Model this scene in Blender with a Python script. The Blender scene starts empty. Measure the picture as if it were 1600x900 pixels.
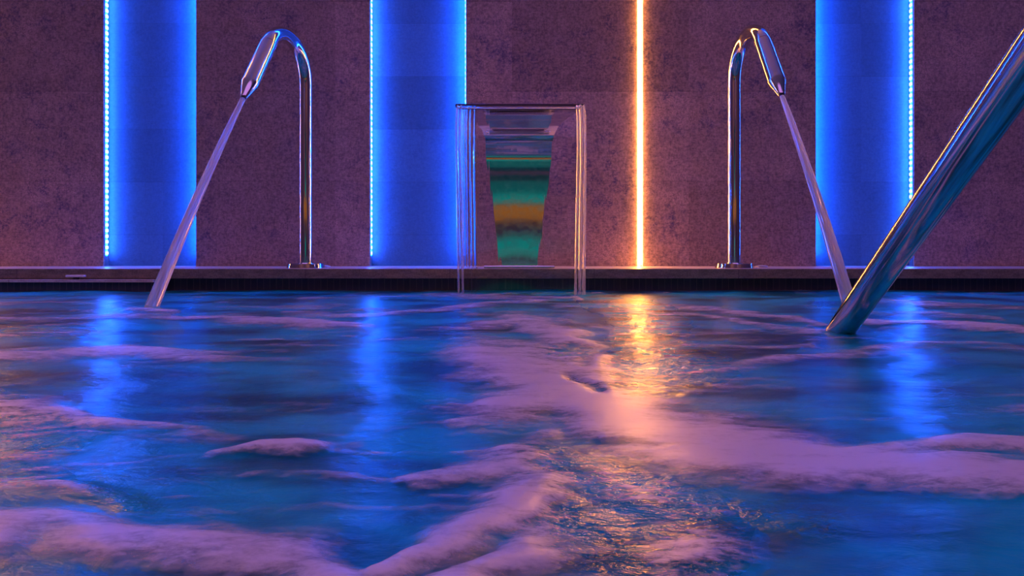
import bpy, bmesh, math, random
import numpy as np
from mathutils import Vector, Matrix

random.seed(4)
C = bpy.context.scene.collection
SC = bpy.context.scene
PI = math.pi

# ---------------------------------------------------------------- measures
F = 1128.0            # focal length in pixels of the 1600 px wide frame
HOR = 384.0           # horizon row
EYE = 0.189           # eye above the water (z = 0)
YW = 3.375            # face of the wall panels
YC = 3.0              # front edge of the coping
DECK = 0.0935         # top of the coping
CEIL = 2.95

def at(px, py, d):
    """point seen at a pixel of the photograph when it stands d metres away"""
    return Vector(((px - 800.0) * d / F, d, EYE + (HOR - py) * d / F))

# ---------------------------------------------------------------- helpers
def link(name, me, mat, parent=None, smooth=False):
    o = bpy.data.objects.new(name, me)
    C.objects.link(o)
    if mat: me.materials.append(mat)
    if smooth:
        for p in me.polygons: p.use_smooth = True
    if parent: o.parent = parent
    return o

def from_bm(name, bm, mat, parent=None, smooth=False):
    me = bpy.data.meshes.new(name)
    bmesh.ops.recalc_face_normals(bm, faces=bm.faces)
    bm.to_mesh(me); bm.free()
    return link(name, me, mat, parent, smooth)

def empty(name, loc, label, cat, group=None):
    o = bpy.data.objects.new(name, None); C.objects.link(o)
    o.location = loc; o.empty_display_size = 0.05
    return tag(o, label, cat, group)

def tag(o, label, cat, group=None):
    o['label'] = label; o['category'] = cat
    if group: o['group'] = group
    return o

def structure(o, label=None, cat=None):
    o['kind'] = 'structure'
    if label: o['label'] = label
    if cat: o['category'] = cat
    return o

def add_box(bm, x0, x1, y0, y1, z0, z1):
    vs = [bm.verts.new((x, y, z)) for z in (z0, z1) for y in (y0, y1) for x in (x0, x1)]
    for f in ((0,2,3,1),(4,5,7,6),(0,1,5,4),(2,6,7,3),(0,4,6,2),(1,3,7,5)):
        bm.faces.new([vs[i] for i in f])
    return vs

def box(name, x0, x1, y0, y1, z0, z1, mat, parent=None, bevel=0.0, seg=2):
    bm = bmesh.new(); add_box(bm, x0, x1, y0, y1, z0, z1)
    if bevel:
        bmesh.ops.bevel(bm, geom=bm.edges[:] , offset=bevel, segments=seg, affect='EDGES', profile=0.5)
    return from_bm(name, bm, mat, parent)

def smooth_path(pts, n=10):
    """Catmull-Rom through the points"""
    P = [Vector(p) for p in pts]
    P = [P[0]*2 - P[1]] + P + [P[-1]*2 - P[-2]]
    out = []
    for i in range(1, len(P) - 2):
        a, b, c, d = P[i-1], P[i], P[i+1], P[i+2]
        for k in range(n):
            t = k / n
            out.append(0.5*((2*b) + (c-a)*t + (2*a-5*b+4*c-d)*t*t + (3*b-a-3*c+d)*t**3))
    out.append(P[-2])
    return out

def add_tube(bm, path, radii, seg=32, cap=True, flute=None):
    path = [Vector(p) for p in path]
    n = len(path)
    if not hasattr(radii, '__len__'): radii = [radii]*n
    rings = []; ref = None
    for i, p in enumerate(path):
        t = (path[min(i+1, n-1)] - path[max(i-1, 0)]).normalized()
        if ref is None:
            ref = Vector((1,0,0)) if abs(t.x) < 0.9 else Vector((0,1,0))
        ref = (ref - t*ref.dot(t)).normalized()
        b = t.cross(ref)
        ring = []
        for k in range(seg):
            a = 2*PI*k/seg
            r = radii[i]*(flute(i, a) if flute else 1.0)
            ring.append(bm.verts.new(p + (ref*math.cos(a) + b*math.sin(a))*r))
        rings.append(ring)
    for i in range(n-1):
        for k in range(seg):
            bm.faces.new((rings[i][k], rings[i][(k+1)%seg], rings[i+1][(k+1)%seg], rings[i+1][k]))
    if cap:
        bm.faces.new(rings[0][::-1]); bm.faces.new(rings[-1])

def tube(name, path, radii, mat, parent=None, seg=32, flute=None, cap=True):
    bm = bmesh.new(); add_tube(bm, path, radii, seg, cap, flute)
    o = from_bm(name, bm, mat, parent, True)
    auto(o); return o

def auto(o, ang=0.6):
    """keep sharp creases sharp on smooth-shaded meshes"""
    me = o.data
    bm = bmesh.new(); bm.from_mesh(me)
    for e in bm.edges:
        if len(e.link_faces) == 2 and e.calc_face_angle(0) > ang: e.smooth = False
    bm.to_mesh(me); bm.free()

def lathe(name, prof, mat, parent=None, seg=64, loc=(0,0,0)):
    bm = bmesh.new(); rings = []
    for r, z in prof:
        rings.append([bm.verts.new((loc[0]+r*math.cos(2*PI*k/seg), loc[1]+r*math.sin(2*PI*k/seg), loc[2]+z)) for k in range(seg)])
    for i in range(len(prof)-1):
        for k in range(seg):
            bm.faces.new((rings[i][k], rings[i][(k+1)%seg], rings[i+1][(k+1)%seg], rings[i+1][k]))
    bm.faces.new(rings[0][::-1]); bm.faces.new(rings[-1])
    o = from_bm(name, bm, mat, parent, True); auto(o); return o

# ---------------------------------------------------------------- materials
def mat(name):
    m = bpy.data.materials.new(name); m.use_nodes = True
    nt = m.node_tree; nt.nodes.clear()
    out = nt.nodes.new('ShaderNodeOutputMaterial')
    return m, nt, out

class N:
    """tiny node-graph helper"""
    def __init__(s, nt): s.nt = nt
    def new(s, t, **kw):
        n = s.nt.nodes.new(t)
        for k, v in kw.items():
            if k.startswith('_'): n.inputs[int(k[1:])].default_value = v
            else: setattr(n, k, v)
        return n
    def l(s, a, b): s.nt.links.new(a, b)
    def math(s, op, a, b=None, c=None, clamp=False):
        n = s.new('ShaderNodeMath', operation=op, use_clamp=clamp)
        for i, v in enumerate((a, b, c)):
            if v is None: continue
            if isinstance(v, (int, float)): n.inputs[i].default_value = v
            else: s.l(v, n.inputs[i])
        return n.outputs[0]
    def noise(s, vec, scale, detail=4, rough=0.55, dist=0.0):
        n = s.new('ShaderNodeTexNoise')
        n.inputs['Scale'].default_value = scale; n.inputs['Detail'].default_value = detail
        n.inputs['Roughness'].default_value = rough; n.inputs['Distortion'].default_value = dist
        s.l(vec, n.inputs['Vector']); return n.outputs[0]
    def mapr(s, v, a, b, c=0.0, d=1.0):
        n = s.new('ShaderNodeMapRange')
        n.interpolation_type = 'SMOOTHSTEP'
        s.l(v, n.inputs[0])
        for i, x in enumerate((a, b, c, d)): n.inputs[i+1].default_value = x
        return n.outputs[0]
    def mix(s, f, a, b, blend='MIX'):
        n = s.new('ShaderNodeMix', data_type='RGBA', blend_type=blend)
        if isinstance(f, (int, float)): n.inputs[0].default_value = f
        else: s.l(f, n.inputs[0])
        for i, v in ((6, a), (7, b)):
            if isinstance(v, tuple): n.inputs[i].default_value = (*v, 1) if len(v) == 3 else v
            else: s.l(v, n.inputs[i])
        return n.outputs[2]
    def coords(s): return s.new('ShaderNodeNewGeometry').outputs['Position']
    def scaled(s, vec, sc):
        n = s.new('ShaderNodeMapping'); n.inputs['Scale'].default_value = sc
        s.l(vec, n.inputs['Vector']); return n.outputs[0]
    def sep(s, vec):
        n = s.new('ShaderNodeSeparateXYZ'); s.l(vec, n.inputs[0]); return n.outputs
    def bump(s, h, strength, dist):
        n = s.new('ShaderNodeBump'); n.inputs['Strength'].default_value = strength
        n.inputs['Distance'].default_value = dist; s.l(h, n.inputs['Height']); return n.outputs[0]

def set_in(p, **kw):
    for k, v in kw.items():
        i = p.inputs[k.replace('_', ' ')]
        i.default_value = (*v, 1) if isinstance(v, tuple) and len(v) == 3 and i.type == 'RGBA' else v

def principled(name, base, rough=0.5, metal=0.0, **kw):
    m, nt, out = mat(name); g = N(nt)
    p = g.new('ShaderNodeBsdfPrincipled')
    set_in(p, Base_Color=base, Roughness=rough, Metallic=metal, **kw)
    g.l(p.outputs[0], out.inputs[0]); return m

def emission(name, col, strength, sampled=True):
    m, nt, out = mat(name); g = N(nt)
    e = g.new('ShaderNodeEmission'); e.inputs[0].default_value = (*col, 1); e.inputs[1].default_value = strength
    g.l(e.outputs[0], out.inputs[0])
    m.cycles.emission_sampling = 'FRONT_BACK' if sampled else 'NONE'
    return m

def stone(name, base, dark, patch, tile_z, tile_off, patch_amt=0.7, grain=1.0):
    """large worn porcelain tiles: fine grain, eroded dark patches, thin horizontal joints"""
    m, nt, out = mat(name); g = N(nt)
    pos = g.coords(); xyz = g.sep(pos)
    big = g.noise(pos, 2.6, 3, 0.6)
    big = g.mapr(big, 0.42, 0.60)
    fine = g.noise(pos, 95, 5, 0.75)
    weave = g.noise(g.scaled(pos, (1, 1, 0.35)), 130, 2, 0.6)
    fib = g.noise(g.scaled(pos, (0.3, 1, 1.2)), 150, 2, 0.6)
    t = g.math('ADD', g.math('MULTIPLY', fine, 0.6), g.math('ADD', g.math('MULTIPLY', weave, 0.2), g.math('MULTIPLY', fib, 0.2)))
    t = g.mapr(t, 0.34, 0.66)
    col = g.mix(t, dark, base)
    med = g.noise(pos, 14, 5, 0.7, 0.6)
    ero = g.math('MULTIPLY', g.mapr(med, 0.46, 0.60), big)
    ero = g.math('MULTIPLY', ero, g.mapr(fine, 0.38, 0.6, 1.0, 0.25))
    col = g.mix(g.math('MULTIPLY', ero, patch_amt), col, patch)
    lite = g.noise(pos, 4.3, 3, 0.6, 0.4)
    lite = g.math('MULTIPLY', g.mapr(lite, 0.5, 0.66), g.mapr(g.noise(pos, 170, 3, 0.7), 0.46, 0.62))
    col = g.mix(g.math('MULTIPLY', lite, 0.45*grain), col, tuple(min(1, c*1.45) for c in base))
    # tile courses
    zz = g.math('DIVIDE', g.math('ADD', xyz[2], tile_off), tile_z)
    fl = g.math('FLOOR', zz); fr = g.math('SUBTRACT', zz, fl)
    wn = g.new('ShaderNodeTexWhiteNoise', noise_dimensions='2D')
    cb = g.new('ShaderNodeCombineXYZ'); g.l(fl, cb.inputs[0]); g.l(g.math('FLOOR', g.math('MULTIPLY', xyz[0], 1.21)), cb.inputs[1])
    g.l(cb.outputs[0], wn.inputs['Vector'])
    hsv = g.new('ShaderNodeHueSaturation'); g.l(col, hsv.inputs['Color'])
    g.l(g.math('ADD', g.math('MULTIPLY', wn.outputs[0], 0.3), 0.85), hsv.inputs['Value'])
    col = hsv.outputs[0]
    jt = g.math('LESS_THAN', fr, 0.006)
    col = g.mix(g.math('MULTIPLY', jt, 0.35), col, (0.05, 0.04, 0.05))
    p = g.new('ShaderNodeBsdfPrincipled'); set_in(p, Roughness=0.62)
    p.inputs['Specular IOR Level'].default_value = 0.25
    g.l(col, p.inputs['Base Color'])
    g.l(g.bump(fine, 0.35*grain, 0.002), p.inputs['Normal'])
    g.l(p.outputs[0], out.inputs[0]); return m

M_panel  = stone('worn_stone_panel', (0.58, 0.40, 0.36), (0.22, 0.155, 0.165), (0.07, 0.065, 0.19), 0.42, -0.07)
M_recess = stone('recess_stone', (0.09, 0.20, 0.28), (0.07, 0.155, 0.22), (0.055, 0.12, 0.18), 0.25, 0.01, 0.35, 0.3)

def coping_mat(name, c0, c1):
    m, nt, out = mat(name); g = N(nt)
    pos = g.coords(); xyz = g.sep(pos)
    n1 = g.noise(g.scaled(pos, (1, 1, 3)), 18, 6, 0.7); n2 = g.noise(pos, 160, 3, 0.6)
    t = g.mapr(g.math('ADD', g.math('MULTIPLY', n1, 0.6), g.math('MULTIPLY', n2, 0.4)), 0.36, 0.64)
    col = g.mix(t, c0, c1)
    fr = g.math('FRACT', g.math('DIVIDE', g.math('ADD', xyz[0], 20.06), 0.6))
    jt = g.math('LESS_THAN', fr, 0.006)
    col = g.mix(g.math('MULTIPLY', jt, 0.6), col, (0.08, 0.06, 0.06))
    p = g.new('ShaderNodeBsdfPrincipled'); set_in(p, Roughness=0.35)
    g.l(col, p.inputs['Base Color']); g.l(g.bump(n2, 0.15, 0.002), p.inputs['Normal'])
    g.l(p.outputs[0], out.inputs[0]); return m
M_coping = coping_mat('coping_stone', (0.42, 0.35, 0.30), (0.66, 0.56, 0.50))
M_coping_shade = coping_mat('coping_front_shade', (0.12, 0.10, 0.07), (0.29, 0.24, 0.165))  # same stone, with the shade on the front put into its colour

def mosaic_mat():
    m, nt, out = mat('pool_mosaic'); g = N(nt)
    b = g.new('ShaderNodeTexBrick'); pos = g.coords(); xyz = g.sep(pos)
    cb = g.new('ShaderNodeCombineXYZ'); g.l(xyz[0], cb.inputs[0]); g.l(xyz[2], cb.inputs[1]); g.l(cb.outputs[0], b.inputs['Vector'])
    b.offset = 0.0
    b.inputs['Scale'].default_value = 1.0; b.inputs['Brick Width'].default_value = 0.027; b.inputs['Row Height'].default_value = 0.06
    b.inputs['Mortar Size'].default_value = 0.0016
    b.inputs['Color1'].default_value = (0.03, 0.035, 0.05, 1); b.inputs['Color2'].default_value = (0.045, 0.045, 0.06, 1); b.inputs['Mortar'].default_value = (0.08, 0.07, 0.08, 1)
    p = g.new('ShaderNodeBsdfPrincipled'); set_in(p, Roughness=0.25)
    g.l(b.outputs[0], p.inputs['Base Color']); g.l(p.outputs[0], out.inputs[0]); return m
M_mosaic = mosaic_mat()

def steel_mat():
    m, nt, out = mat('polished_stainless_steel'); g = N(nt)
    p = g.new('ShaderNodeBsdfPrincipled'); set_in(p, Base_Color=(0.68, 0.67, 0.66), Metallic=1.0, Roughness=0.07)
    n = g.noise(g.coords(), 60, 3, 0.5)
    g.l(g.mapr(n, 0.3, 0.7, 0.05, 0.10), p.inputs['Roughness'])
    g.l(p.outputs[0], out.inputs[0]); return m
M_steel = steel_mat()
M_black = principled('black_rubber', (0.006, 0.006, 0.007), 0.5)
M_pale  = principled('pale_plastic', (0.75, 0.70, 0.72), 0.4)
M_alu   = principled('strip_profile', (0.35, 0.35, 0.37), 0.4, 0.6)
M_plaster = principled('dark_plaster', (0.13, 0.10, 0.11), 0.8)
M_ceiling = principled('ceiling_paint', (0.5, 0.45, 0.48), 0.8)
M_grey   = principled('grey_button', (0.40, 0.38, 0.42), 0.3, 0.3)
M_tube_b = emission('blue_led_tube', (0.001, 0.088, 1.0), 310.0)
M_led_b  = emission('blue_led_chip', (1.3, 1.6, 1.7), 2.0, False)
M_tube_o = emission('amber_led_tube', (1.0, 0.36, 0.055), 140.0)
M_led_o  = emission('amber_led_chip', (1.0, 0.72, 0.30), 9.0, False)
M_teal   = emission('teal_panel_glow', (0.0, 0.09, 0.10), 1.0)  # teal glow of the added panels, graded in steps from top to bottom
M_teal3  = emission('teal_panel_glow_top', (0.0, 0.03, 0.045), 1.0)
M_teal2  = emission('teal_panel_glow_low', (0.0, 0.25, 0.24), 1.0)
M_warm   = emission('amber_band_glow', (1.0, 0.33, 0.05), 0.35)  # glow of the added amber band

# ---------------------------------------------------------------- the room
def px_x(px, d=YW): return (px - 800.0) * d / F
XL, XR, YB = -4.6, 4.6, -2.9
E0 = [(-109, 162), (306, 578), (728, 996), (1004, 1275), (1428, 1701)]      # panel edges in the photograph
edges = [(px_x(a), px_x(b)) for a, b in E0]
edges = [(XL, px_x(-117))] + edges + [(px_x(1847), XR)]
DEPTH = 0.042
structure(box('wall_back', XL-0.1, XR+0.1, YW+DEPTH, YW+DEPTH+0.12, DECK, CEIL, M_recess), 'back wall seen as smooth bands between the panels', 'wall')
for i, (a, b) in enumerate(edges):
    o = box('wall_panel', a, b, YW, YW+DEPTH-0.0005, DECK, CEIL, M_panel, bevel=0.0012, seg=1)
    structure(o)
structure(box('wall_left', XL-0.12, XL, YB, YW+0.15, -1.2, CEIL, M_plaster))
structure(box('wall_right', XR, XR+0.12, YB, YW+0.15, -1.2, CEIL, M_plaster))
structure(box('wall_front', XL-0.12, XR+0.12, YB-0.12, YB, -1.2, CEIL, M_plaster))
structure(box('ceiling', XL-0.12, XR+0.12, YB-0.12, YW+0.17, CEIL, CEIL+0.1, M_ceiling))
structure(box('floor', XL-0.12, XR+0.12, YB-0.12, YC+0.09, -1.3, -1.2, M_mosaic))
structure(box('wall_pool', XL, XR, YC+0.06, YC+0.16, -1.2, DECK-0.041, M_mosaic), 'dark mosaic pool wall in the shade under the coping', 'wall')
structure(box('floor_coping', XL, XR, YC+0.012, YW+DEPTH, DECK-0.041, DECK, M_coping), 'pale stone coping between pool and wall', 'floor')
structure(box('trim_coping_edge', XL, XR, YC, YC+0.0118, DECK-0.041, DECK-0.0005, M_coping_shade, bevel=0.002), 'front of the coping above the water, shade in its colour', 'edge')
# lower ledge of the overflow at the left
def ledge():
    bm = bmesh.new()
    xe = px_x(240, 2.96)
    add_box(bm, XL, xe, 2.952, 3.06, 0.0395, 0.0505)
    return bm
structure(from_bm('trim_ledge', ledge(), M_coping), 'thin pale ledge under the coping at the left', 'ledge')
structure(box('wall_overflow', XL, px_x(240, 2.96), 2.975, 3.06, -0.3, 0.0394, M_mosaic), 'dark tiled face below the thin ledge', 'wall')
# unseen glowing panels, added behind the camera for teal and amber reflections in steel
structure(box('glow_panel_1', -0.75, 0.80, YB+0.002, YB+0.03, 0.98, 1.28, M_teal))
structure(box('glow_panel_4', -0.75, 0.80, YB+0.002, YB+0.03, 1.29, 1.66, M_teal3))
structure(box('glow_panel_2', -0.75, 0.80, YB+0.002, YB+0.03, 0.80, 0.97, M_teal2))
structure(box('glow_band', -3.4, 3.4, YB+0.002, YB+0.05, 0.52, 0.77, M_warm))
structure(box('glow_panel_3', -0.75, 0.80, YB+0.002, YB+0.03, 0.07, 0.29, M_teal2))

# ---------------------------------------------------------------- LED strips
Z_LED0 = DECK + 0.048
def led_strip(name, x, side, mt, ml, label, group, seen, front=False):
    """a lit tube with chips in a thin metal channel; side = +1 shines to the right"""
    root = empty(name, (x, YW + DEPTH*0.5, DECK + 0.001), label, 'light strip', group)
    h = CEIL - 0.004 - (DECK + 0.001)
    zb = Z_LED0 - DECK
    if front:      # slim profile in the joint between two panels, standing a little proud
        box('channel', -0.010, 0.010, 0.006, DEPTH*0.5-0.001, 0, h, M_alu, root)
        bm = bmesh.new(); nseg = 12
        prof = [(0.0054*math.sin(t), 0.004 - 0.0312*math.cos(t)) for t in np.linspace(-PI/2, PI/2, 9)]
        zz = np.linspace(0.004, h, nseg)
        rings = [[bm.verts.new((p[0], p[1], z)) for p in prof] for z in zz]
        for i in range(nseg-1):
            for k in range(len(prof)-1): bm.faces.new((rings[i][k], rings[i][k+1], rings[i+1][k+1], rings[i+1][k]))
        bm.faces.new(rings[0]); bm.faces.new(rings[-1])
        from_bm('diffuser', bm, mt, root, True)
        return root
    t = 0.0020*side
    a, b = sorted((0.0004*side, t))
    box('channel', a, b, -0.013, 0.013, 0, h, M_alu, root)
    # tube: flat lit face, split into short lengths
    bm = bmesh.new(); nseg = 14
    zs = np.linspace(zb, h, nseg)
    xx0, xx1 = t + 0.0001*side, t + 0.0014*side
    prof = [(xx0, -0.006), (xx1, -0.005), (xx1, 0.005), (xx0, 0.006)]
    rings = [[bm.verts.new((p[0], p[1], z)) for p in prof] for z in zs]
    for i in range(nseg-1):
        for k in range(3): bm.faces.new((rings[i][k], rings[i][k+1], rings[i+1][k+1], rings[i+1][k]))
    bm.faces.new(rings[0]); bm.faces.new(rings[-1])
    from_bm('light_tube', bm, mt, root)
    # chips
    def chip_bm(n0, n1):
        bm = bmesh.new()
        for i in range(n0, n1):
            z = zb + 0.012 + i*0.0265
            c = sorted((xx1, xx1 + 0.0020*side))
            add_box(bm, c[0], c[1], -0.0085 if seen else 0.003, 0.0085, z-0.0065, z+0.0065)
        return bm
    top = int((h - zb - 0.03)/0.0265)
    vis = 46
    if seen:
        first = from_bm('led', chip_bm(0, 1), ml, root)
        for i in range(1, vis):
            c = first.copy(); C.objects.link(c); c.parent = root; c.location = (0, 0, i*0.0265)
        r = from_bm('led_row', chip_bm(vis, top), ml, root); r['kind'] = 'stuff'
    else:
        r = from_bm('led_row', chip_bm(0, top), ml, root); r['kind'] = 'stuff'
    return root

GB = 'blue light strips along the recess edges'
led_strip('led_strip', px_x(162), 1, M_tube_b, M_led_b, 'dotted blue light strip along the left edge of the leftmost blue recess', GB, True)
led_strip('led_strip', px_x(306), -1, M_tube_b, M_led_b, 'blue light strip hidden at the right edge of the leftmost blue recess', GB, False)
led_strip('led_strip', px_x(578), 1, M_tube_b, M_led_b, 'dotted blue light strip at the left edge of the middle blue recess', GB, True)
led_strip('led_strip', px_x(728), -1, M_tube_b, M_led_b, 'blue light strip at the recess edge just behind the water curtain', GB, False)
led_strip('led_strip', px_x(1275), 1, M_tube_b, M_led_b, 'blue light strip hidden at the left edge of the rightmost blue recess', GB, False)
led_strip('led_strip', px_x(1428), -1, M_tube_b, M_led_b, 'dotted blue light strip next to the handrail, right edge of rightmost recess', GB, True)
led_strip('amber_strip', px_x(1000), 1, M_tube_o, M_led_o, 'glowing amber vertical light strip between two dark wall panels', None, False, True)
led_strip('amber_strip', px_x(-113), 1, M_tube_o, M_led_o, 'amber vertical light strip beyond the left end of the picture', None, False, True)

# ---------------------------------------------------------------- massage fountains with their jets
def aerated(name, rough, cloud, tint):
    """clear water with air in it: part glass, part light scattered through"""
    m, nt, out = mat(name); g = N(nt)
    gl = g.new('ShaderNodeBsdfGlass'); gl.inputs['IOR'].default_value = 1.33; gl.inputs['Roughness'].default_value = rough
    tr = g.new('ShaderNodeBsdfTranslucent'); tr.inputs[0].default_value = (*tint, 1)
    di = g.new('ShaderNodeBsdfDiffuse'); di.inputs[0].default_value = (*tint, 1)
    m1 = g.new('ShaderNodeMixShader'); m1.inputs[0].default_value = 0.3
    g.l(tr.outputs[0], m1.inputs[1]); g.l(di.outputs[0], m1.inputs[2])
    m2 = g.new('ShaderNodeMixShader'); m2.inputs[0].default_value = cloud
    g.l(gl.outputs[0], m2.inputs[1]); g.l(m1.outputs[0], m2.inputs[2])
    g.l(m2.outputs[0], out.inputs[0]); return m
M_jet = aerated('aerated_jet_water', 0.06, 0.36, (0.9, 0.9, 0.92))

def fountain(base, apex, tl, T, land, label, jlabel):
    """base: foot on the deck; apex: height where post and spout would meet; tl: distance from there to the bend; T: spout tip; land: where the jet meets the water"""
    root = empty('massage_fountain', base, label, 'fountain', 'curved steel massage fountains')
    L = lambda p: Vector(p) - Vector(base)
    lathe('base_plate', [(0.0790, 0), (0.0800, 0.0015), (0.0772, 0.0185), (0.0760, 0.0195), (0.032, 0.0195), (0.031, 0.022), (0.029, 0.022)], M_steel, root)
    # the bend: one arc tangent to the upright post and to the spout, which would meet at the apex
    A = Vector((base[0], base[1], apex)); ax = (Vector(T) - A).normalized(); up = Vector((0, 0, -1))
    th = up.angle(ax); R = tl*math.tan(th/2)
    P0 = A + up*tl; P1 = A + ax*tl
    perp = (ax - up*ax.dot(up)).normalized()
    cen = P0 + perp*R
    lo = [L((base[0], base[1], z)) for z in np.linspace(base[2] + 0.0195, P0.z, 8)]
    sweep = PI - th
    arc = [L(cen - perp*R*math.cos(sweep*k/36) - up*R*math.sin(sweep*k/36)) for k in range(37)] + [L(P1 + ax*0.01)]
    path = lo + arc[1:]
    k = len(lo)
    rad = [0.0272]*k + [0.0272 + 0.003*(i/37) for i in range(37)]
    tube('pipe', path, rad, M_steel, root, 48)
    S = P1
    s, t = L(S), L(T); ax = (t - s).normalized()
    bm = bmesh.new()
    ln = (t - s).length
    prof = [(-0.002, 0.0285), (0.001, 0.0308), (0.005, 0.0324), (0.008, 0.0325), (0.02, 0.0325), (ln*0.74, 0.0325), (ln*0.76, 0.0325), (ln*0.775, 0.0318), (ln-0.002, 0.0125), (ln, 0.0115)]
    add_tube(bm, [s + ax*d for d, r in prof], [r for d, r in prof], 48)
    sp = from_bm('spout', bm, M_steel, root, True); auto(sp, 0.15)
    r = tube('nozzle_ring', [t - ax*0.001, t + ax*0.007], [0.0105, 0.0100], M_black, root, 32); r['label'] = 'black nozzle tip'
    # jet
    a = Vector(T) + ax*0.0085
    land = Vector(land)
    chord = land - a
    pts = []; n = 60
    for i in range(n + 1):
        u = i/n
        p = a + chord*u
        # gentle sag: leaves along the spout axis, falls more steeply later
        p += Vector((0, -0.030*u*(1-u)*1.2, 0.028*u*(1-u)))
        pts.append(p)
    rr = [0.0088 + 0.0105*(i/n)**0.8 for i in range(n + 1)]
    ph = [random.uniform(0, 6.28) for _ in range(6)]
    def fl(i, ang):
        w = min(1.0, i/14)
        return 1 + w*(0.10*math.sin(3*ang + ph[0] + i*0.02) + 0.07*math.sin(5*ang + ph[1] - i*0.03) + 0.05*math.sin(9*ang + ph[2] + i*0.05))
    j = tube('water_jet', pts, rr, M_jet, None, 48, fl)
    tag(j, jlabel, 'water jet', 'water jets from the massage fountains')
    return root

bl = (at(478, 0, 3.12).x, 3.12, DECK)
fountain(bl, EYE+1.225, 0.53, at(381, 152, 2.655), at(235, 482, 2.20),
         'left curved steel fountain, its spout bent towards the left', 'lavender water jet falling from the left steel fountain')
br = (at(1147, 0, 3.12).x, 3.12, DECK)
fountain(br, EYE+1.235, 0.53, at(1221, 148, 2.655), at(1328, 480, 2.20),
         'right curved steel fountain, its spout bent towards the handrail', 'pinkish water jet from the right steel fountain, ending behind the handrail')
for px, lab in ((507, 'flat round button on the coping beside the left steel fountain'), (1190, 'flat round button on the coping beside the right steel fountain')):
    x = px_x(px, 3.18)
    e = empty('push_button', (x, 3.18, DECK), lab, 'button', 'buttons beside the fountains')
    lathe('rim', [(0.026, 0), (0.026, 0.006), (0.024, 0.008), (0.018, 0.008), (0.018, 0.005)], M_grey, e, 40)
    lathe('cap', [(0.0175, 0.0052), (0.0175, 0.009), (0.014, 0.0105), (0.004, 0.011)], M_grey, e, 40)

# small pale grip on the ledge at the left
hx = px_x(118, 2.975)
e = empty('grip_handle', (hx, 2.975, 0.0505), 'small pale flat handle standing on the thin ledge at far left', 'handle')
box('stem', -0.006, 0.012, -0.005, 0.005, 0, 0.009, M_black, e)
box('grip', -0.038, 0.040, -0.009, 0.009, 0.009, 0.018, M_pale, e, 0.003)

# ---------------------------------------------------------------- waterfall fountain
def cobra():
    cx = px_x(811, 3.15)
    root = empty('waterfall_fountain', (cx, 3.14, DECK), 'wide cobra shaped steel waterfall fountain behind its water curtain', 'fountain')
    b0 = DECK
    box('base_plate', -0.150, 0.150, -0.085, 0.085, 0, 0.012, M_steel, root, 0.004)
    # centre line of the plate, side view (y, z) relative to the root
    ctrl = [(0.04, 0.010), (0.04, 0.12), (0.04, 0.27), (0.041, 0.38), (0.043, 0.45), (0.038, 0.51), (0.012, 0.575), (-0.05, 0.62), (-0.13, 0.645), (-0.215, 0.6535), (-0.248, 0.6545)]
    cl = smooth_path([(0, y, z) for y, z in ctrl], 8)
    n = len(cl)
    def width(z, y):
        if z < 0.50: return 0.150 + (0.290-0.150)*(z/0.50)**0.92
        s = (0.056 - y)/(0.056 + 0.248)
        s = max(0.0, min(1.0, s))
        return 0.290 + (0.510-0.290)*(s*s*(3-2*s))
    th = 0.011
    bm = bmesh.new(); rows = []; m = 24
    for i, p in enumerate(cl):
        t = (cl[min(i+1, n-1)] - cl[max(i-1, 0)]).normalized()
        nrm = Vector((0, t.z, -t.y))         # towards the back / top
        w = width(p.z, p.y)/2
        ring = []
        for k in range(m+1):
            u = -1 + 2*k/m
            dish = 0.0008*(u*u)             # very slightly dished face
            ring.append(bm.verts.new(Vector((u*w, 0, 0)) + p - nrm*(th/2 + dish)))
        for k in range(m+1):
            u = 1 - 2*k/m
            ring.append(bm.verts.new(Vector((u*w, 0, 0)) + p + nrm*(th/2 - 0.002*u*u)))
        rows.append(ring)
    L = len(rows[0])
    for i in range(n-1):
        for k in range(L):
            bm.faces.new((rows[i][k], rows[i][(k+1)%L], rows[i+1][(k+1)%L], rows[i+1][k]))
    bm.faces.new(rows[0][::-1]); bm.faces.new(rows[-1])
    o = from_bm('body', bm, M_steel, root, True); auto(o, 0.7)
    b = box('outlet_lip', -0.2575, 0.2575, -0.262, -0.240, 0.6455, 0.6625, M_black, root, 0.004, 3)
    b.data.materials.clear(); b.data.materials.append(M_steel_dark)
    return root
M_steel_dark = principled('wet_dark_steel', (0.10, 0.09, 0.10), 0.18, 1.0)
cobra()

def sheet_mat():
    m, nt, out = mat('falling_water'); g = N(nt)
    gl = g.new('ShaderNodeBsdfGlass'); gl.inputs['IOR'].default_value = 1.33; gl.inputs['Roughness'].default_value = 0.05
    g.l(gl.outputs[0], out.inputs[0]); return m
M_fall = sheet_mat()
M_edge = aerated('thick_falling_water', 0.2, 0.25, (0.95, 0.95, 0.95))

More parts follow.
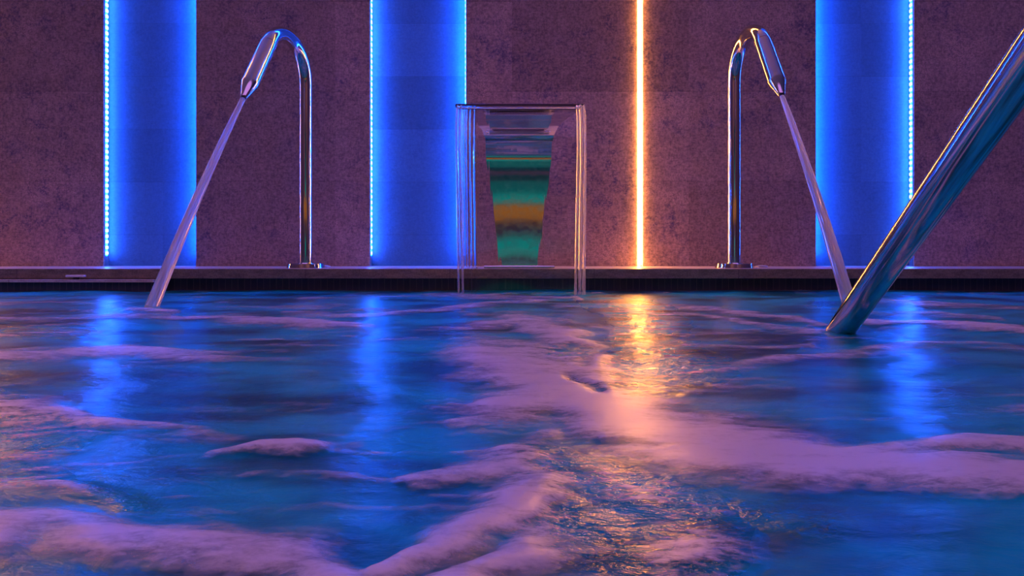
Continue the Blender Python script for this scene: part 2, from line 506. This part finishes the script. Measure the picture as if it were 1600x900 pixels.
def curtain():
    yl = 3.14 - 0.264
    zt = DECK + 0.652
    root = empty('water_curtain', (px_x(811, 3.15), yl, 0), 'clear sheet of water falling from the steel waterfall fountain', 'waterfall')
    cx = root.location.x
    nx, nz = 720, 44
    rnd = np.random.RandomState(7)
    u = np.linspace(0, 1, nx)
    # vertical strands: thickness across the sheet
    strands = np.zeros(nx)
    for _ in range(130):
        c = rnd.rand()**1.7 if rnd.rand() < 0.6 else rnd.rand()
        a = rnd.uniform(0.0006, 0.0014) if c < 0.16 else rnd.uniform(0.0001, 0.0006)*0.35
        s = rnd.uniform(0.003, 0.006) if c < 0.16 else rnd.uniform(0.004, 0.02)
        strands += a*np.exp(-((u-c)/s)**2)
    def xl(f): return (711.5 + 5.0*f + 3.0*math.exp(-f*14)), (914.5 - 4.0*f - 3.0*math.exp(-f*10))
    V = []; Fc = []
    rows_f = np.linspace(0, 1, nz)
    def ypos(f): return yl - 0.075*math.sqrt(f) - 0.004
    for sgn in (-1, 1):
        for f in rows_f:
            z = zt*(1-f) - 0.02*f
            y = ypos(f)
            a, b = xl(f)
            xa, xb = (a-800)*y/F, (b-800)*y/F
            for i in range(nx):
                tck = 0.0011 + strands[i]*min(1, 0.35 + f*1.2)*(1 if sgn < 0 else 0.35)
                wob = 0.0012*math.sin(9*u[i] + 3*f)
                V.append((xa + (xb-xa)*u[i] - cx, y + wob + sgn*tck - yl, z))
    off = nx*nz
    for r in range(nz-1):
        for i in range(nx-1):
            q = r*nx + i
            Fc.append((q, q+1, q+nx+1, q+nx))
            q += off
            Fc.append((q, q+nx, q+nx+1, q+1))
    for r in range(nz-1):
        q = r*nx; Fc.append((q, q+nx, q+nx+off, q+off))
        q = r*nx + nx-1; Fc.append((q, q+off, q+nx+off, q+nx))
    for i in range(nx-1):
        Fc.append((i, i+off, i+1+off, i+1))
        q = (nz-1)*nx + i; Fc.append((q, q+1, q+1+off, q+off))
    me = bpy.data.meshes.new('sheet'); me.from_pydata(V, [], Fc); me.update()
    link('sheet', me, M_fall, root, True)
    def rope(px0s, r0, r1, seg=20):
        pts, rr = [], []
        for f in np.linspace(0.0, 1, 50):
            z = zt*(1-f) - 0.02*f; y = ypos(f) - 0.002
            a, b = xl(f)
            base = a if px0s[0] == 'L' else b
            pts.append(((base + px0s[1](f) - 800)*y/F - cx, y - yl, z))
            rr.append((r0 + (r1-r0)*f)*(1 + 0.10*math.sin(11*f + px0s[2]) + 0.05*math.sin(29*f + 2*px0s[2])))
        tube('edge_stream', pts, rr, M_edge, root, seg)
    rope(('L', lambda f: 0.5, 0.3), 0.0038, 0.0045)
    rope(('L', lambda f: 6.0 + 1.0*f, 1.3), 0.0036, 0.0052)
    rope(('R', lambda f: -10.0 - 1.5*f, 2.1), 0.0042, 0.0058)
    rope(('R', lambda f: -5.0, 0.9), 0.0056, 0.0070)
    rope(('R', lambda f: 0.5 + 1.0*f, 3.0), 0.0050, 0.0066)
curtain()

# ---------------------------------------------------------------- handrail
def handrail():
    A = at(1311, 520, 1.585); B = at(1601, 106, 0.912)
    d = (B - A).normalized()
    r = 0.0275
    low = A - d*0.22
    pts = [Vector((low.x - 0.02, low.y + 0.10, -1.2)), Vector((low.x - 0.02, low.y + 0.10, -0.5)), Vector((low.x - 0.012, low.y + 0.07, -0.24)), low]
    pts = smooth_path(pts, 8) + [A + d*s for s in np.linspace(-0.15, 1.3, 40)]
    end = A + d*1.3
    pts += smooth_path([end, end + d*0.1 + Vector((0, 0, -0.012)), end + Vector((0.0, -0.20, 0.07)), end + Vector((0, -0.27, 0.0)), end + Vector((0, -0.29, -0.15)), Vector((end.x, end.y - 0.29, -1.2))], 8)[1:]
    o = tube('handrail', pts, r, M_steel, None, 64)
    tag(o, 'thick polished steel handrail rising out of the water at the right', 'handrail')
handrail()

# ---------------------------------------------------------------- water and foam
rs = np.random.RandomState(11)
PERM = rs.permutation(512)
GA = rs.rand(512)*2*np.pi
GX, GY = np.cos(GA), np.sin(GA)
def perlin(x, y):
    xi = np.floor(x).astype(int); yi = np.floor(y).astype(int)
    xf = x - xi; yf = y - yi
    u = xf*xf*xf*(xf*(xf*6-15)+10); v = yf*yf*yf*(yf*(yf*6-15)+10)
    def gr(ix, iy, fx, fy):
        h = PERM[(PERM[ix & 511] + iy) & 511]
        return GX[h]*fx + GY[h]*fy
    a = gr(xi, yi, xf, yf); b = gr(xi+1, yi, xf-1, yf)
    c = gr(xi, yi+1, xf, yf-1); d = gr(xi+1, yi+1, xf-1, yf-1)
    return (a + u*(b-a) + v*((c + u*(d-c)) - (a + u*(b-a))))*1.4
def fbm(x, y, o=4, g=0.5):
    s = 0; a = 1; n = 0
    for k in range(o):
        s = s + a*perlin(x*2**k + 17.3*k, y*2**k - 9.1*k); n += a; a *= g
    return s/n
def sstep(a, b, x):
    t = np.clip((x-a)/(b-a), 0, 1); return t*t*(3-2*t)

def stroke(PX, PY, pts, power=1.0):
    """soft band along a polyline; each point is (px, py, half height, strength)"""
    out = np.zeros_like(PX)
    for (x0, y0, w0, s0), (x1, y1, w1, s1) in zip(pts[:-1], pts[1:]):
        # vertical squash keeps bands lying flat on the water
        dx, dy = x1-x0, y1-y0
        t = np.clip(((PX-x0)*dx + (PY-y0)*dy)/(dx*dx+dy*dy+1e-6), 0, 1)
        w = w0 + (w1-w0)*t; s = s0 + (s1-s0)*t
        ex = (PX - (x0+dx*t)); ey = (PY - (y0+dy*t))
        dist = np.sqrt((ex*0.55)**2 + ey**2)/np.maximum(w*0.84, 1)
        out = np.maximum(out, s*(1 - sstep(0.05, 1.55, dist)))
    return out

FOAM = [
    # the great tongue from the centre to the right edge
    [(760,560,45,.8),(860,605,62,1),(980,655,62,1),(1120,692,60,1),(1280,722,48,1),(1450,742,36,1),(1640,760,32,.95)],
    [(700,660,22,.5),(780,640,40,.85),(900,610,60,1)],
    [(800,500,16,.7),(880,530,32,.9),(930,590,34,.9)],
    [(1330,705,14,.5),(1480,705,16,.75),(1640,715,20,.8)],
    # centre bottom
    [(640,770,14,.5),(720,750,26,.7),(800,730,30,.75),(860,690,34,.8)],
    [(590,905,20,.9),(680,860,44,.95),(780,810,44,.9),(850,760,36,.75)],
    [(700,930,40,.9),(800,880,40,.8),(850,820,30,.5)],
    [(860,740,40,.35),(980,790,60,.5),(1060,850,70,.5),(1000,920,60,.4)],
    # bottom left hump
    [(-60,860,60,.75),(60,850,48,.7),(200,868,40,.75),(330,870,46,.8),(460,880,46,.8),(540,920,40,.7)],
    [(-40,770,26,.55),(60,770,26,.5),(130,790,20,.35)],
    # small hump left of centre
    [(330,712,7,.5),(400,702,14,.9),(450,703,17,.95),(500,704,10,.7)],
    # left streaks
    [(-40,640,30,.8),(60,645,26,.75),(150,668,17,.75),(250,678,13,.6),(350,690,8,.35)],
    [(-40,565,14,.8),(80,560,13,.75),(200,553,12,.8),(320,562,10,.6),(440,566,7,.3)],
    [(180,494,4,.5),(300,498,7,.7),(420,503,11,.85),(500,508,11,.9),(580,511,6,.5)],
    [(-40,502,8,.6),(60,500,7,.6),(180,492,5,.5)],
    [(-40,530,9,.6),(60,526,7,.5),(150,520,6,.3)],
    [(440,491,3,.5),(560,492,4,.6),(680,486,5,.7),(780,476,5,.7),(860,470,4,.6)],
    [(470,468,3,.4),(600,464,3,.4),(760,462,4,.6),(900,466,5,.7)],
    [(640,520,4,.3),(720,512,6,.5),(800,505,9,.6)],
    # right streaks
    [(1040,478,5,.4),(1150,490,7,.8),(1260,500,6,.7),(1300,508,6,.6)],
    [(880,500,8,.5),(960,520,8,.4)],[(1080,520,8,.3),(1160,516,7,.4),(1220,512,6,.3)],
    [(1340,500,5,.7),(1450,507,7,.8),(1560,517,9,.85),(1640,522,9,.8)],
    [(1330,470,4,.4),(1450,476,5,.5),(1560,480,6,.5),(1640,484,6,.5)],
    [(1060,585,6,.3),(1150,575,9,.5),(1270,558,8,.6),(1400,548,8,.5),(1520,540,8,.5),(1640,545,8,.5)],
    [(1080,610,10,.4),(1180,600,10,.3),(1260,610,8,.2)],
    [(1540,640,22,.15),(1640,640,26,.45)],
    [(-40,476,4,.45),(90,474,4,.4),(190,480,3,.3)],
    [(960,486,4,.4),(1080,494,6,.6),(1200,512,7,.65),(1290,522,6,.5)],
    [(1330,488,3,.4),(1440,492,5,.55),(1560,500,6,.5)],
    [(960,540,5,.3),(1080,548,7,.45),(1180,546,7,.5),(1280,536,5,.4)],
    [(320,478,3,.3),(430,480,4,.45),(540,478,4,.45)],
    # jets and curtain meeting the water
    [(205,484,6,.7),(235,486,6,.9),(270,490,5,.6)],
    [(700,462,5,.7),(800,466,5,.6),(905,468,6,.9)],
]
HOLES = [  # dark openings in the foam
    [(880,552,12,.9),(915,562,16,.8)],
    [(900,600,10,.6),(940,615,8,.6)],
    [(840,690,22,.7),(900,700,20,.9),(950,690,8,.6)],
    [(870,740,24,.6),(900,790,34,.7),(880,850,40,.7)],
]
CHOP = [  # broken, glittering water
    [(850,720,40,.7),(960,770,60,1),(1060,800,60,1),(1040,880,60,1)],
    [(860,820,60,.8),(950,880,60,.9)],
    [(-40,620,40,.7),(60,690,50,.9),(60,740,40,.8),(-40,720,40,.8)],
    [(880,560,30,.6),(960,600,30,.4)],
    [(920,468,16,.8),(1010,500,34,1),(1020,560,44,1),(1110,580,30,.7)],
    [(-40,520,14,.8),(120,520,16,.5)],
    [(100,770,24,.6),(160,800,24,.5)],
    [(1160,790,30,.5),(1300,820,36,.25)],
]

def build_water():
    ys = [YB+0.01 + (0.16 - (YB+0.01))*k/40 for k in range(40)]
    # rows follow the foreshortening: about two pixels apart close up
    inv = np.linspace(1/0.16, 1/3.055, 620)
    ys = np.array(ys + list(1/inv))
    NS = 760
    s = np.linspace(-1, 1, NS)
    s = np.sign(s)*(0.70*np.abs(s) + 0.30*np.abs(s)**3)
    Y, S = np.meshgrid(ys, s, indexing='ij')
    W = 1.5 + np.clip(Y, 0, 5)*1.016
    W = np.minimum(W, 4.6)
    W[Y < 0.3] = np.maximum(W[Y < 0.3], 1.0)
    X = S*W
    X[:, 0] = -4.598; X[:, -1] = 4.598
    yy = np.maximum(Y, 0.12)
    PX = 800 + X/yy*F; PY = HOR + EYE/yy*F
    PX0, PY0 = PX, PY
    # organic outline: warp the lookup with noise made in metres on the water
    w1 = fbm(X*3.2+3, Y*3.2*1.6+7, 4); w2 = fbm(X*3.2+40, Y*3.2*1.6-9, 4)
    sc = (PY-HOR)
    PX = PX + w1*sc*0.30; PY = PY + w2*sc*0.075
    den = np.zeros_like(X); hole = np.zeros_like(X); chop = np.zeros_like(X)
    for p in FOAM: den = np.maximum(den, stroke(PX, PY, p))
    for p in HOLES: hole = np.maximum(hole, stroke(PX, PY, p))
    for p in CHOP: chop = np.maximum(chop, stroke(PX, PY, p))
    # more foam of the same kind outside the picture, so the pool goes on
    out = sstep(80, 400, np.abs(PX0-800)-800) + sstep(920, 1100, PY0)
    den = np.maximum(den, np.clip(out, 0, 1)*sstep(0.15, 0.6, fbm(X*1.7, Y*3.1, 4))*0.6*(1-sstep(0.2,0.6,X)*sstep(1.6,1.0,Y)))
    den = den*(1-hole*0.85)
    # filaments drawn out along the surface
    fil = fbm(X*6 + w2*1.5, Y*22 + w1*2.5, 4, 0.6)
    den = np.clip(den + den*(1-den)*fil*1.6, 0, 1)
    soft = (0.40 + 0.22*sstep(1.0, 2.0, Y))*sstep(-0.1, 0.5, fil)*(1 - sstep(-0.25, 0.25, fbm(X*1.1+5, Y*2.2, 3)))
    den = np.maximum(den, soft)
    # heights (metres)
    swell = 0.0085*fbm(X*1.6+1.3, Y*2.6+2.1, 2) + 0.0045*fbm(X*3.7+9, Y*6.5, 2)
    rip = fbm(X*7+11, Y*15, 3, 0.5)
    near = sstep(0.10, 0.5, Y)
    cz = fbm(X*16+3, Y*24+5, 4, 0.6)
    Z = swell + 0.0020*rip*(0.5+0.7*sstep(0.4, 2.0, Y)) + chop*0.0042*cz*(0.35+0.75*sstep(0.4, 2.2, Y))
    Z = Z + 0.004*sstep(0.1, 1.0, den)*(1-chop*0.4)
    Z = Z*(0.35+0.65*near)
    # the water stays flat and clear of the walls behind the photographer
    nrow, ncol = X.shape
    co = np.stack([X, Y, Z], -1).reshape(-1, 3)
    idx = np.arange(nrow*ncol).reshape(nrow, ncol)
    quads = np.stack([idx[:-1,:-1], idx[:-1,1:], idx[1:,1:], idx[1:,:-1]], -1).reshape(-1, 4)
    def mesh(name, co, quads, attrs):
        used = np.unique(quads); remap = -np.ones(len(co), int); remap[used] = np.arange(len(used))
        c = co[used]; q = remap[quads]
        me = bpy.data.meshes.new(name)
        me.vertices.add(len(c)); me.vertices.foreach_set('co', c.astype(np.float32).ravel())
        me.loops.add(q.size); me.loops.foreach_set('vertex_index', q.astype(np.int32).ravel())
        me.polygons.add(len(q)); me.polygons.foreach_set('loop_start', (np.arange(len(q))*4).astype(np.int32))
        me.polygons.foreach_set('use_smooth', np.ones(len(q), bool))
        me.update(calc_edges=True)
        for k, v in attrs.items():
            a = me.attributes.new(k, 'FLOAT', 'POINT'); a.data.foreach_set('value', v.reshape(-1)[used].astype(np.float32))
        me.validate()
        return me
    me = mesh('pool_water', co, quads, {'chop': chop, 'foam': den})
    w = link('pool_water', me, M_water); w['kind'] = 'stuff'
    tag(w, 'churning blue and teal water filling the pool', 'water')
    cf = co.copy(); d = den.reshape(-1)
    cf[:, 2] += 0.0015 + 0.0035*d
    qd = d[quads].max(1)
    me = mesh('foam', cf, quads[qd > 0.02], {'froth': den, 'chop': chop})
    f = link('foam', me, M_foam); f['kind'] = 'stuff'
    tag(f, 'soft lavender foam drifting in patches on the pool water', 'foam')

def water_mat():
    m, nt, out = mat('pool_water'); g = N(nt)
    pos = g.coords()
    at_ = g.new('ShaderNodeAttribute', attribute_name='chop').outputs['Fac']
    n1 = g.noise(g.scaled(pos, (1, 1.7, 1)), 26, 4, 0.6, 0.3)
    n2 = g.noise(g.scaled(pos, (1, 1.5, 1)), 75, 4, 0.65, 0.4)
    h = g.math('ADD', g.math('MULTIPLY', n1, g.math('ADD', g.math('MULTIPLY', at_, 1.3), 0.22)), g.math('MULTIPLY', n2, g.math('MULTIPLY', at_, 0.55)))
    bump = g.bump(h, 1.0, 0.0085)
    cl = g.noise(g.scaled(pos, (1, 1.6, 1)), 3.2, 4, 0.6)
    col = g.mix(g.mapr(cl, 0.36, 0.62), (0.0, 0.08, 0.105), (0.0, 0.37, 0.50))
    p = g.new('ShaderNodeBsdfPrincipled')
    set_in(p, IOR=1.33, Roughness=0.30)
    g.l(g.math('SUBTRACT', 0.29, g.math('MULTIPLY', at_, 0.07)), p.inputs['Roughness'])
    g.l(col, p.inputs['Base Color']); g.l(bump, p.inputs['Normal'])
    g.l(p.outputs[0], out.inputs[0]); return m
M_water = water_mat()

def foam_mat():
    m, nt, out = mat('foam'); g = N(nt)
    pos = g.coords()
    den = g.new('ShaderNodeAttribute', attribute_name='froth').outputs['Fac']
    chop = g.new('ShaderNodeAttribute', attribute_name='chop').outputs['Fac']
    n1 = g.noise(g.scaled(pos, (1, 2.2, 1)), 22, 6, 0.68, 0.5)
    n2 = g.noise(g.scaled(pos, (1, 1.6, 1)), 90, 5, 0.7, 0.4)
    nn = g.math('ADD', g.math('MULTIPLY', n1, 0.55), g.math('MULTIPLY', n2, 0.45))
    n3 = g.noise(g.scaled(pos, (1, 2.6, 1)), 7, 5, 0.62, 0.8)
    nc = g.mapr(g.math('ADD', g.math('MULTIPLY', nn, 0.6), g.math('MULTIPLY', n3, 0.4)), 0.36, 0.62)
    k = g.math('ADD', g.math('MULTIPLY', chop, 0.5), 0.46)
    a = g.math('ADD', den, g.math('MULTIPLY', g.math('SUBTRACT', nc, 0.62), k))
    a = g.mapr(a, 0.04, 0.95, 0.0, 0.86)
    d = g.new('ShaderNodeBsdfPrincipled'); set_in(d, Base_Color=(0.62, 0.62, 0.68), Roughness=0.38)
    d.inputs['Specular IOR Level'].default_value = 0.5
    g.l(g.bump(nn, 0.25, 0.003), d.inputs['Normal'])
    t = g.new('ShaderNodeBsdfTransparent')
    mx = g.new('ShaderNodeMixShader'); g.l(a, mx.inputs[0]); g.l(t.outputs[0], mx.inputs[1]); g.l(d.outputs[0], mx.inputs[2])
    g.l(mx.outputs[0], out.inputs[0]); return m
M_foam = foam_mat()
build_water()

# ---------------------------------------------------------------- light
def area(name, loc, size, col, power, rot=(0,0,0), sy=None):
    l = bpy.data.lights.new(name, 'AREA'); l.energy = power; l.color = col; l.size = size
    if sy: l.shape = 'RECTANGLE'; l.size_y = sy
    o = bpy.data.objects.new(name, l); C.objects.link(o); o.location = loc; o.rotation_euler = rot
    return o
for x in (-3.0, 0.0, 3.0):
    for y in (-1.85, -0.15):
        area('ceiling_lamp', (x, y, CEIL-0.02), 2.9, (0.72, 0.29, 1.0), 15.0, sy=1.7)

for x in (-2.3, 2.3):
    area('reflection_wash', (x, YB+0.45, CEIL-0.03), 2.4, (1.0, 0.42, 0.10), 30.0, rot=(math.radians(-24), 0, 0), sy=0.15)  # unseen warm lamps, added so the steel posts reflect a warm wall

world = bpy.data.worlds.new('World'); SC.world = world; world.use_nodes = True
world.node_tree.nodes['Background'].inputs[0].default_value = (0.01, 0.008, 0.012, 1)
world.node_tree.nodes['Background'].inputs[1].default_value = 0.3

# ---------------------------------------------------------------- camera and view
cam = bpy.data.cameras.new('camera'); co = bpy.data.objects.new('camera', cam); C.objects.link(co)
co.location = (0, 0, EYE); co.rotation_euler = (PI/2, 0, 0)
cam.sensor_width = 36.0; cam.lens = 36.0*F/1600.0; cam.shift_y = (HOR - 450.0)/1600.0
cam.clip_start = 0.02
SC.camera = co
SC.view_settings.view_transform = 'Standard'; SC.view_settings.look = 'None'
SC.view_settings.gamma = 1.0; SC.view_settings.exposure = 0.0; SC.view_settings.use_curve_mapping = False
SC.cycles.use_denoising = True
SC.cycles.max_bounces = 10; SC.cycles.transmission_bounces = 8; SC.cycles.transparent_max_bounces = 12
SC.cycles.sample_clamp_indirect = 25.0
